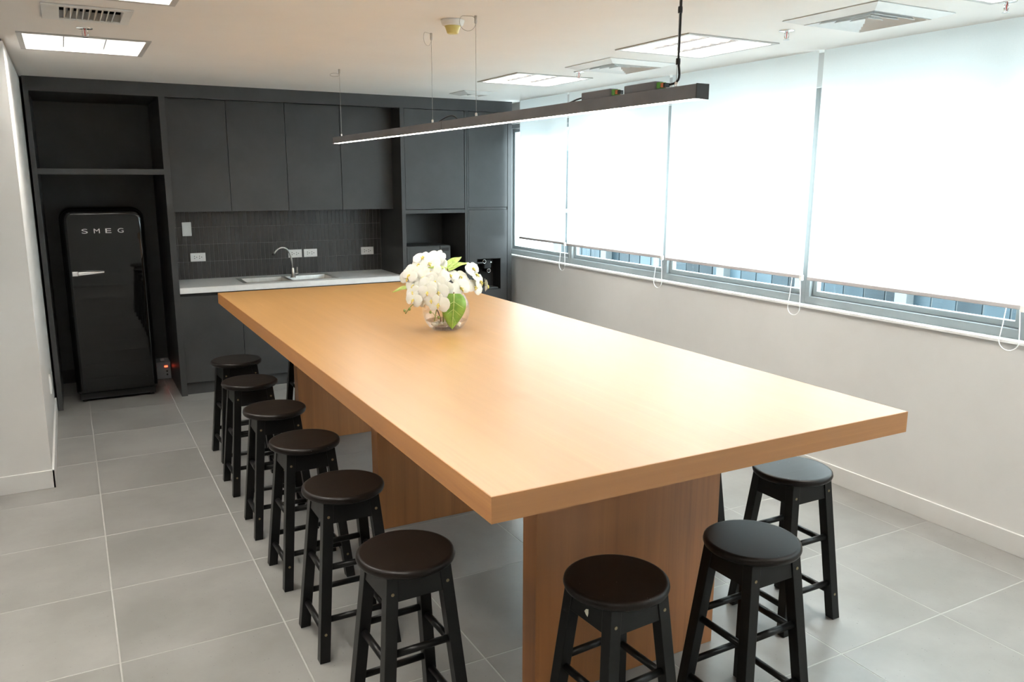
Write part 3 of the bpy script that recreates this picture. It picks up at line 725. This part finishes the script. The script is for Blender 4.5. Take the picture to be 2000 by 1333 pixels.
# ------------------------------------------------------------------ stools
SH = .612
def make_stool():
    t = thing('bar_stool', 'x', 'stool', (0, 0, 0), 'round black wooden bar stools around the table')
    prof = [(.10, SH-.027), (.143, SH-.027), (.149, SH-.022), (.1515, SH-.014), (.1495, SH-.005), (.144, SH-.0008), (.138, SH)]
    s = obj('seat', lathe(B(), prof, 48), M['seat'], t)
    for p in s.data.polygons: p.use_smooth = len(p.vertices) == 4
    zt = SH-.027; ot, ob = .084, .1365; h = .019
    def off(z): return ob + (ot-ob)*z/zt
    for sx in (-1, 1):
        for sy in (-1, 1):
            bt = [(sx*ob-h, sy*ob-h, 0), (sx*ob+h, sy*ob-h, 0), (sx*ob+h, sy*ob+h, 0), (sx*ob-h, sy*ob+h, 0)]
            tp = [(sx*ot-h, sy*ot-h, zt), (sx*ot+h, sy*ot-h, zt), (sx*ot+h, sy*ot+h, zt), (sx*ot-h, sy*ot+h, zt)]
            lg = obj('leg', hexa(B(), bt, tp), M['stool'], t, bevel=.002)
            for z in (zt-.05, .105):
                yy = sy*(off(z)+h)
                obj('screw', tube(B(), [(sx*off(z), yy-sy*.003, z), (sx*off(z), yy+sy*.0012, z)], .0052, 10), M['screw'], lg)
    za = zt-.078
    for s_ in (-1, 1):
        for ax in (0, 1):
            def P(u, v, z): return (u, v, z) if ax == 0 else (v, u, z)
            e0, e1 = off(za)-h+.002, off(zt)-h+.002
            w0, w1 = off(za)+h-.004, off(zt)+h-.004
            th = .018
            obj('apron', hexa(B(), [P(-e0, s_*w0-s_*th, za), P(e0, s_*w0-s_*th, za), P(e0, s_*w0, za), P(-e0, s_*w0, za)],
                [P(-e1, s_*w1-s_*th, zt), P(e1, s_*w1-s_*th, zt), P(e1, s_*w1, zt), P(-e1, s_*w1, zt)]), M['stool'], t, bevel=.0015)
            for z in ((.150, .343) if ax == 0 else (.107, .318)):
                e = off(z)-h+.004
                obj('rung', tube(B(), [P(-e, s_*off(z), z), P(e, s_*off(z), z)], .0115, 12), M['stool'], t, smooth=True)
    return t
stools = [
 (.845, 5.135, 3, 'black bar stool farthest up the left row, nearest the worktop'),
 (.812, 4.545, 1, 'second black bar stool from the worktop in the left row'),
 (.812, 3.930, -1, 'third black bar stool from the worktop in the left row'),
 (.815, 3.368, 1, 'fourth black bar stool from the worktop in the left row'),
 (.808, 2.783, 0, 'fifth black bar stool from the worktop in the left row'),
 (.813, 2.160, 2, 'sixth black bar stool of the left row, nearest the near table corner'),
 (1.276, 1.712, 4, 'black bar stool with a chipped edge at the near table end'),
 (1.803, 1.716, 1, 'grey-sheened black bar stool at the near end, right of the chipped one'),
 (2.413, 2.113, 0, 'black bar stool standing nearest the white window wall'),
 (2.41, 2.74, 0, 'black bar stool almost hidden behind the nearest slab leg'),
 (1.377, 5.45, 0, 'black bar stool half hidden behind the farthest slab leg'),
]
proto = make_stool()
for i, (x, y, rz, lb) in enumerate(stools):
    o = proto if i == 0 else copy_tree(proto)
    o.location = (x, y, 0.0005); o.rotation_euler.z = math.radians(rz); o['label'] = lb
    if i == 6:
        bm = B(); vs_ = []
        zc = SH-.078
        for a, r in ((0, .010), (60, .008), (120, .011), (180, .007), (240, .010), (300, .006)):
            vs_.append((.0+r*math.cos(math.radians(a)), zc+r*1.2*math.sin(math.radians(a))))
        lo_ = [bm.verts.new((-.0960-(SH-.027-pz)*.09, px, pz)) for px, pz in vs_]; hi_ = [bm.verts.new((-.1000-(SH-.027-pz)*.09, px, pz)) for px, pz in vs_]
        bm.faces.new(lo_); bm.faces.new(hi_[::-1])
        for j in range(6): bm.faces.new((lo_[j], lo_[(j+1) % 6], hi_[(j+1) % 6], hi_[j]))
        c = obj('paint_chip', bm, M['chip'], o, raw=True); c['label'] = 'bare pale chip in the black paint'

# ------------------------------------------------------------------ blinds
BX = 3.69
blinds = [(5.817, 6.615, 'white roller blind nearest the kitchen, narrowest of the row'),
          (4.522, 5.790, 'second white roller blind from the kitchen'),
          (3.262, 4.492, 'third white roller blind from the kitchen, behind the hanging lamp'),
          (2.012, 3.226, 'white roller blind at the right edge, nearest the viewer'),
          (.72, 1.98, 'white roller blind over a window outside the picture'),
          (-.58, .69, 'white roller blind at the camera end of the wall, outside the picture')]
for i, (y0, y1, lb) in enumerate(blinds):
    zb = (1.188, 1.183, 1.176, 1.172)[min(i, 3)]
    t = thing('roller_blind', lb, 'blind', (BX, (y0+y1)/2, zb), 'white roller blinds along the window wall')
    fb = B(); ny, nz = 6, 12; g = {}
    for a in range(ny+1):
        for b_ in range(nz+1):
            y = y0+(y1-y0)*a/ny; z = zb+(ZC-zb)*b_/nz
            g[a, b_] = fb.verts.new((BX+.0015*math.sin(a*1.3+i)*(1-b_/nz), y, z))
    for a in range(ny):
        for b_ in range(nz): fb.faces.new((g[a, b_], g[a+1, b_], g[a+1, b_+1], g[a, b_+1]))
    obj('fabric', fb, M['blind'], t, smooth=True)
    obj('bottom_rail', bx(BX-.006, BX+.006, y0, y1, zb-.016, zb+.004), M['bl_rail'], t, bevel=.003)
    obj('end_stop', bx(BX-.012, BX+.008, y0-.004, y0+.016, zb-.026, zb+.006), M['plate'], t, bevel=.004)
    # bead chain: a long loop dropping below the rail
    yc, ztop, zlo, wd_ = y0+.055, zb-.012, zb-(.24, .23, .235, .21)[min(i, 3)], .045
    loop = [Vector((BX+.012, yc+wd_*.7, ztop+.02)), Vector((BX+.011, yc+wd_*.85, (ztop+zlo)/2+.02))]
    loop += [Vector((BX+.006, yc+wd_*math.cos(a), zlo+.045+.045*-math.sin(a))) for a in [PI*k/10 for k in range(11)]]
    loop += [Vector((BX+.009, yc-wd_*.85, (ztop+zlo)/2+.02)), Vector((BX+.012, yc-wd_*.55, ztop+.02))]
    obj('chain', tube(B(), loop, .0022, 6), M['plate'], t, smooth=True)

# ------------------------------------------------------------------ building across the street
fb = thing('office_building', 'blue-grey glass office building seen through the gap under the blinds', 'building', (16, 16, -14))
obj('wall', bx(14.3, 18, -6, 23.3, -14, 5.0), M['fac'], fb)
for z0, z1 in ((-2.9, -1.3), (-1.15, .6), (.85, 2.4)):
    for k in range(56):
        y = -5 + k*.5
        o = obj('pane', bx(14.27, 14.298, y+.02, y+.48, z0, z1), M['fglass'], fb) if k == 0 else bpy.data.objects.new('pane', pm)
        if k == 0: pm = o.data; continue
        link(o, fb); o.location = (0, k*.5, 0)
for k in range(12):
    y = -5 + k*2.5
    obj('column', bx(14.05, 14.3, y-.13, y+.13, -3.2, 2.6), M['fac'], fb)
for z in (-3.05, -1.22, .72): obj('ledge', bx(14.0, 14.3, -6, 23.3, z-.06, z+.06), M['fac'], fb)

# ------------------------------------------------------------------ vase with orchids
VX, VY, VZ = 1.622, 3.655, TZ
VC = VZ+.096; VR = .118
va = thing('vase', 'round clear glass bowl vase holding orchids on the table', 'vase', (VX, VY, VZ))
prof = []
a0 = math.asin(-.090/VR); a1 = math.asin(.085/VR)
for k in range(19):
    a = a0+(a1-a0)*k/18; prof.append((VR*math.cos(a), VC+VR*math.sin(a)))
outer = [(.02, VZ+.0005), (.065, VZ+.0005)] + prof
inner = [(r-.004, z) for r, z in prof[::-1]] + [(.06, VZ+.010), (.004, VZ+.010)]
obj('bowl', lathe(B(), outer + inner, 40), M['vase'], va, smooth=True)
for v in va.children[0].data.vertices: v.co.x += 0
va.children[0].data.transform(Matrix.Translation(Vector((VX, VY, 0)) - Vector((0, 0, 0))))
wz = VZ+.046; wr = math.sqrt(VR**2-(wz-VC)**2)-.006
obj('water', lathe(B(), [(wr-.002, wz-.002), (wr, wz)], 40, VX, VY), M['water'], va)
rnd = random.Random(3)
for k in range(34):
    r = .066*math.sqrt(rnd.random()); a = rnd.random()*2*PI; s = rnd.uniform(.009, .016)
    pb = B(); bmesh.ops.create_icosphere(pb, subdivisions=1, radius=1)
    bmesh.ops.scale(pb, verts=pb.verts, vec=(s*1.2, s, s*.65))
    bmesh.ops.rotate(pb, verts=pb.verts, cent=(0, 0, 0), matrix=Matrix.Rotation(rnd.random()*3, 3, 'Z'))
    bmesh.ops.translate(pb, verts=pb.verts, vec=(VX+r*math.cos(a), VY+r*math.sin(a), VZ+.018+rnd.uniform(0, .018)))
    obj('pebble', pb, M['pebble'], va, smooth=True)

# one orchid bloom: two wide petals, three sepals, a yellow lip; faces +Z, top is +Y
def petal(bm, ang, L, W, cup, lift=0.0, n=6, m=4):
    ca, sa = math.cos(ang), math.sin(ang); rows = []
    for i in range(n+1):
        t = i/n; q_ = abs(2*(.10+.90*t)**.9-1); half = W/2*max(.02, (1-min(1, q_)**2.3))**(1/2.3)
        row = []
        for j in range(m+1):
            s = -1+2*j/m
            u = L*(.06+.94*t) ; w = half*s
            z = lift + cup*(t*t)*L - .05*W*s*s
            row.append(bm.verts.new((u*ca-w*sa, u*sa+w*ca, z)))
        rows.append(row)
    for a, b in zip(rows, rows[1:]):
        for j in range(m): bm.faces.new((a[j], a[j+1], b[j+1], b[j]))
def flower_meshes():
    bm = B()
    for a in (90, 215, 325): petal(bm, math.radians(a), .050, .036, -.05, -.003, 8, 6)
    for a in (10, 170): petal(bm, math.radians(a), .054, .066, -.03, .001, 9, 6)
    f = bpy.data.meshes.new('flower'); bmesh.ops.recalc_face_normals(bm, faces=bm.faces); bm.to_mesh(f); bm.free()
    lm = B()
    tube(lm, [(0, .002, .002), (0, 0, .010), (0, -.007, .016)], [.003, .004, .002], 8)
    tube(lm, [(0, -.004, .006), (0, -.014, .012), (0, -.022, .008)], [.003, .005, .0015], 8)
    tube(lm, [(-.003, -.004, .006), (-.010, -.008, .012)], [.0028, .0015], 6); tube(lm, [(.003, -.004, .006), (.010, -.008, .012)], [.0028, .0015], 6)
    l = bpy.data.meshes.new('lip'); lm.to_mesh(l); lm.free()
    for me, mm in ((f, M['petal']), (l, M['lip'])):
        me.materials.append(mm)
        for p in me.polygons: p.use_smooth = True
    return f, l
FM, LM = flower_meshes()
CAMP = Vector((0, 0, 1.7223))
def pix(cx, cy, y):
    """a place in the bouquet: across and height as read off the photograph, y its own depth"""
    px, py = 740+.1576*cx, 470+.1576*cy
    d = Fv + Rv*((px-1000)/1575.28) - Uv*((py-666.5)/1575.28)
    return CAMP + d*(y/d.y)
NECK = Vector((VX, VY, VC+.06))
def spray(label, blooms, buds, stem_end, bow):
    t = thing('orchid_spray', label, 'orchid', (VX, VY, VZ+.02), 'white orchid sprays in the vase')
    e = Vector(stem_end); s0 = Vector((VX+rnd.uniform(-.03, .03), VY+rnd.uniform(-.03, .03), VZ+.022))
    st_ = bez(s0, s0+Vector((0, 0, .12)), NECK*.35+e*.65+Vector((0, 0, bow)), e, 16)
    obj('stem', tube(B(), st_, [.0042-.0022*i/16 for i in range(17)], 7), M['stem'], t, smooth=True)
    for (p, r, tw) in blooms:
        p = Vector(p)
        dirn = (CAMP-p).normalized()*.75 + (p-Vector((VX, VY, VC+.08))).normalized()*.75 + Vector((rnd.uniform(-.25, .25), rnd.uniform(-.2, .2), rnd.uniform(-.15, .15)))
        if tw is not None: dirn = Vector(tw)
        q = dirn.to_track_quat('Z', 'Y')
        fo = bpy.data.objects.new('flower', FM); link(fo, t)
        fo.location = p - org(t); fo.rotation_mode = 'QUATERNION'
        fo.rotation_quaternion = q @ Quaternion((0, 0, 1), rnd.uniform(-.5, .5)); k = r/.055; fo.scale = (k, k, k)
        lo = bpy.data.objects.new('lip', LM); link(lo, fo)
        near = min(st_[4:], key=lambda v: (v-p).length)
        back = p - dirn.normalized()*.012
        obj('pedicel', tube(B(), bez(near, near*.6+back*.4+Vector((0, 0, .01)), back, p, 6), .0013, 5), M['stem'], t, smooth=True)
    for p in buds:
        p = Vector(p); s = .008
        b_ = B(); bmesh.ops.create_icosphere(b_, subdivisions=2, radius=1); bmesh.ops.scale(b_, verts=b_.verts, vec=(s*.8, s*.8, s)); bmesh.ops.translate(b_, verts=b_.verts, vec=p)
        bo = obj('bud', b_, M['stem'], t, smooth=True)
        near = min(st_[4:], key=lambda v: (v-p).length)
        obj('pedicel', tube(B(), [near, near*.5+p*.5+Vector((0, 0, .006)), p], .0012, 5), M['stem'], t, smooth=True)
    return t
Y0 = VY
spray('orchid spray drooping to the left side of the vase',
      [(pix(360, 470, Y0-.02), .046, None), (pix(440, 380, Y0), .050, None), (pix(430, 560, Y0-.05), .046, None), (pix(420, 640, Y0-.07), .040, None),
       (pix(430, 735, Y0-.09), .046, None), (pix(490, 770, Y0-.08), .034, None), (pix(520, 330, Y0+.02), .050, None), (pix(380, 430, Y0-.03), .042, None)],
      [pix(320, 870, Y0-.10), pix(380, 850, Y0-.10)], pix(330, 910, Y0-.10), .10)
spray('orchid spray rising at the top centre of the vase',
      [(pix(550, 215, Y0+.02), .056, None), (pix(700, 215, Y0+.02), .058, None), (pix(630, 290, Y0-.02), .056, None), (pix(730, 300, Y0), .050, None),
       (pix(560, 460, Y0-.06), .050, None), (pix(650, 400, Y0-.06), .056, None), (pix(740, 420, Y0-.06), .056, None), (pix(500, 300, Y0+.01), .046, None)],
      [], pix(620, 200, Y0+.03), .02)
spray('orchid spray falling over the front of the vase',
      [(pix(600, 560, Y0-.10), .050, None), (pix(700, 510, Y0-.10), .056, None), (pix(600, 640, Y0-.12), .046, None), (pix(740, 640, Y0-.13), .052, None),
       (pix(800, 590, Y0-.10), .050, None), (pix(740, 790, Y0-.15), .056, None), (pix(650, 740, Y0-.13), .042, None), (pix(820, 660, Y0-.10), .042, None)],
      [pix(740, 955, Y0-.15), pix(640, 890, Y0-.14)], pix(690, 1000, Y0-.14), .10)
spray('orchid spray arching out to the right side of the vase',
      [(pix(880, 440, Y0), .050, None), (pix(1000, 460, Y0), .056, None), (pix(1010, 590, Y0-.05), .058, None), (pix(1080, 530, Y0-.02), .050, None),
       (pix(1160, 350, Y0+.02), .046, None), (pix(1200, 430, Y0+.02), .050, None), (pix(1250, 510, Y0+.02), .052, None), (pix(1190, 580, Y0), .050, None),
       (pix(1335, 560, Y0+.03), .042, (.9, -.25, 0.05))],
      [pix(880, 590, Y0-.09)], pix(1350, 560, Y0+.05), .10)

def leaf(label, base, tip, width, normal, m, curl=.02, fold=.12, root=None):
    base, tip = Vector(base), Vector(tip); ax = tip-base; L = ax.length; ax.normalize()
    nv = Vector(normal); nv = (nv-ax*nv.dot(ax)).normalized(); sd = ax.cross(nv)
    t = thing('leaf', label, 'leaf', tuple(base))
    def shape(s): return (math.sin(PI*min(1, s*.95+.05)**.62))**.8 if s < 1 else 0
    bm = B(); rows = []
    n = 14
    for i in range(n+1):
        s = i/n; h = width/2*shape(s)
        rows.append([base+ax*(L*s)+sd*(h*q)+nv*(curl*math.sin(PI*s)-fold*h*abs(q)**1.5*-1 + .003*math.sin(9*s+3*q)) for q in (-1, -.66, -.33, 0, .33, .66, 1)])
    top = [[bm.verts.new(p) for p in r] for r in rows]; bot = [[bm.verts.new(p-nv*.0012) for p in r] for r in rows]
    for a, b in zip(top, top[1:]):
        for j in range(6): bm.faces.new((a[j], a[j+1], b[j+1], b[j]))
    for a, b in zip(bot, bot[1:]):
        for j in range(6): bm.faces.new((b[j], b[j+1], a[j+1], a[j]))
    for i in range(n):
        bm.faces.new((top[i][0], top[i+1][0], bot[i+1][0], bot[i][0])); bm.faces.new((top[i][6], bot[i][6], bot[i+1][6], top[i+1][6]))
    o = obj('blade', bm, m, t, smooth=True)
    obj('midrib', tube(B(), [r[3]+nv*.0006 for r in rows[:-1]], [.0026-.002*i/n for i in range(n)], 6), M['vein'], o, smooth=True)
    for i in (3, 6, 9):
        for q in (0, 6):
            e = rows[min(i+3, n-1)][q]; c_ = rows[i][3]; k2 = c_+(e-c_)*.8
            obj('side_vein', tube(B(), [c_+nv*.0008, (c_+k2)/2+nv*.0012, k2+nv*.0012], .0009, 5), M['vein'], o, smooth=True)
    if root is not None:
        r_ = Vector(root)
        obj('stalk', tube(B(), bez(r_, r_+Vector((0, 0, .10)), base-ax*.03, base, 10), .0028, 7), M['brown'], t, smooth=True)
    return t
tocam = (CAMP-NECK).normalized()
leaf('broad green leaf with pale veins hanging down the front of the vase', pix(930, 660, Y0-.142), pix(905, 1100, Y0-.135), .125, tocam+Vector((.1, -.3, .1)), M['leaf'], .012, -.10, (VX+.02, VY-.02, VZ+.03))
leaf('pale green leaf pointing up right behind the flowers, upper of two', pix(800, 360, Y0+.03), pix(1025, 205, Y0+.07), .042, tocam+Vector((.2, 0, .5)), M['leaf_p'], .014, .2, (VX+.02, VY+.03, VZ+.03))
leaf('pale green leaf pointing right behind the flowers, lower of two', pix(820, 375, Y0+.02), pix(1115, 275, Y0+.05), .030, tocam+Vector((0, 0, .7)), M['leaf_p'], .012, .2, (VX+.03, VY+.02, VZ+.03))
leaf('pale green leaf lying across the top flowers', pix(840, 345, Y0-.03), pix(610, 335, Y0-.06), .022, tocam+Vector((0, 0, .9)), M['leaf_p'], .006, .2, (VX, VY+.03, VZ+.03))
leaf('narrow green leaf sticking out to the left', pix(400, 575, Y0+.0), pix(165, 640, Y0-.02), .022, tocam+Vector((0, 0, .6)), M['leaf_p'], .008, .2, (VX-.03, VY, VZ+.03))
leaf('dark green leaf deep between the flowers', pix(900, 640, Y0-.03), pix(800, 500, Y0-.02), .040, tocam, M['leaf'], .006, .1, (VX-.01, VY-.03, VZ+.03))
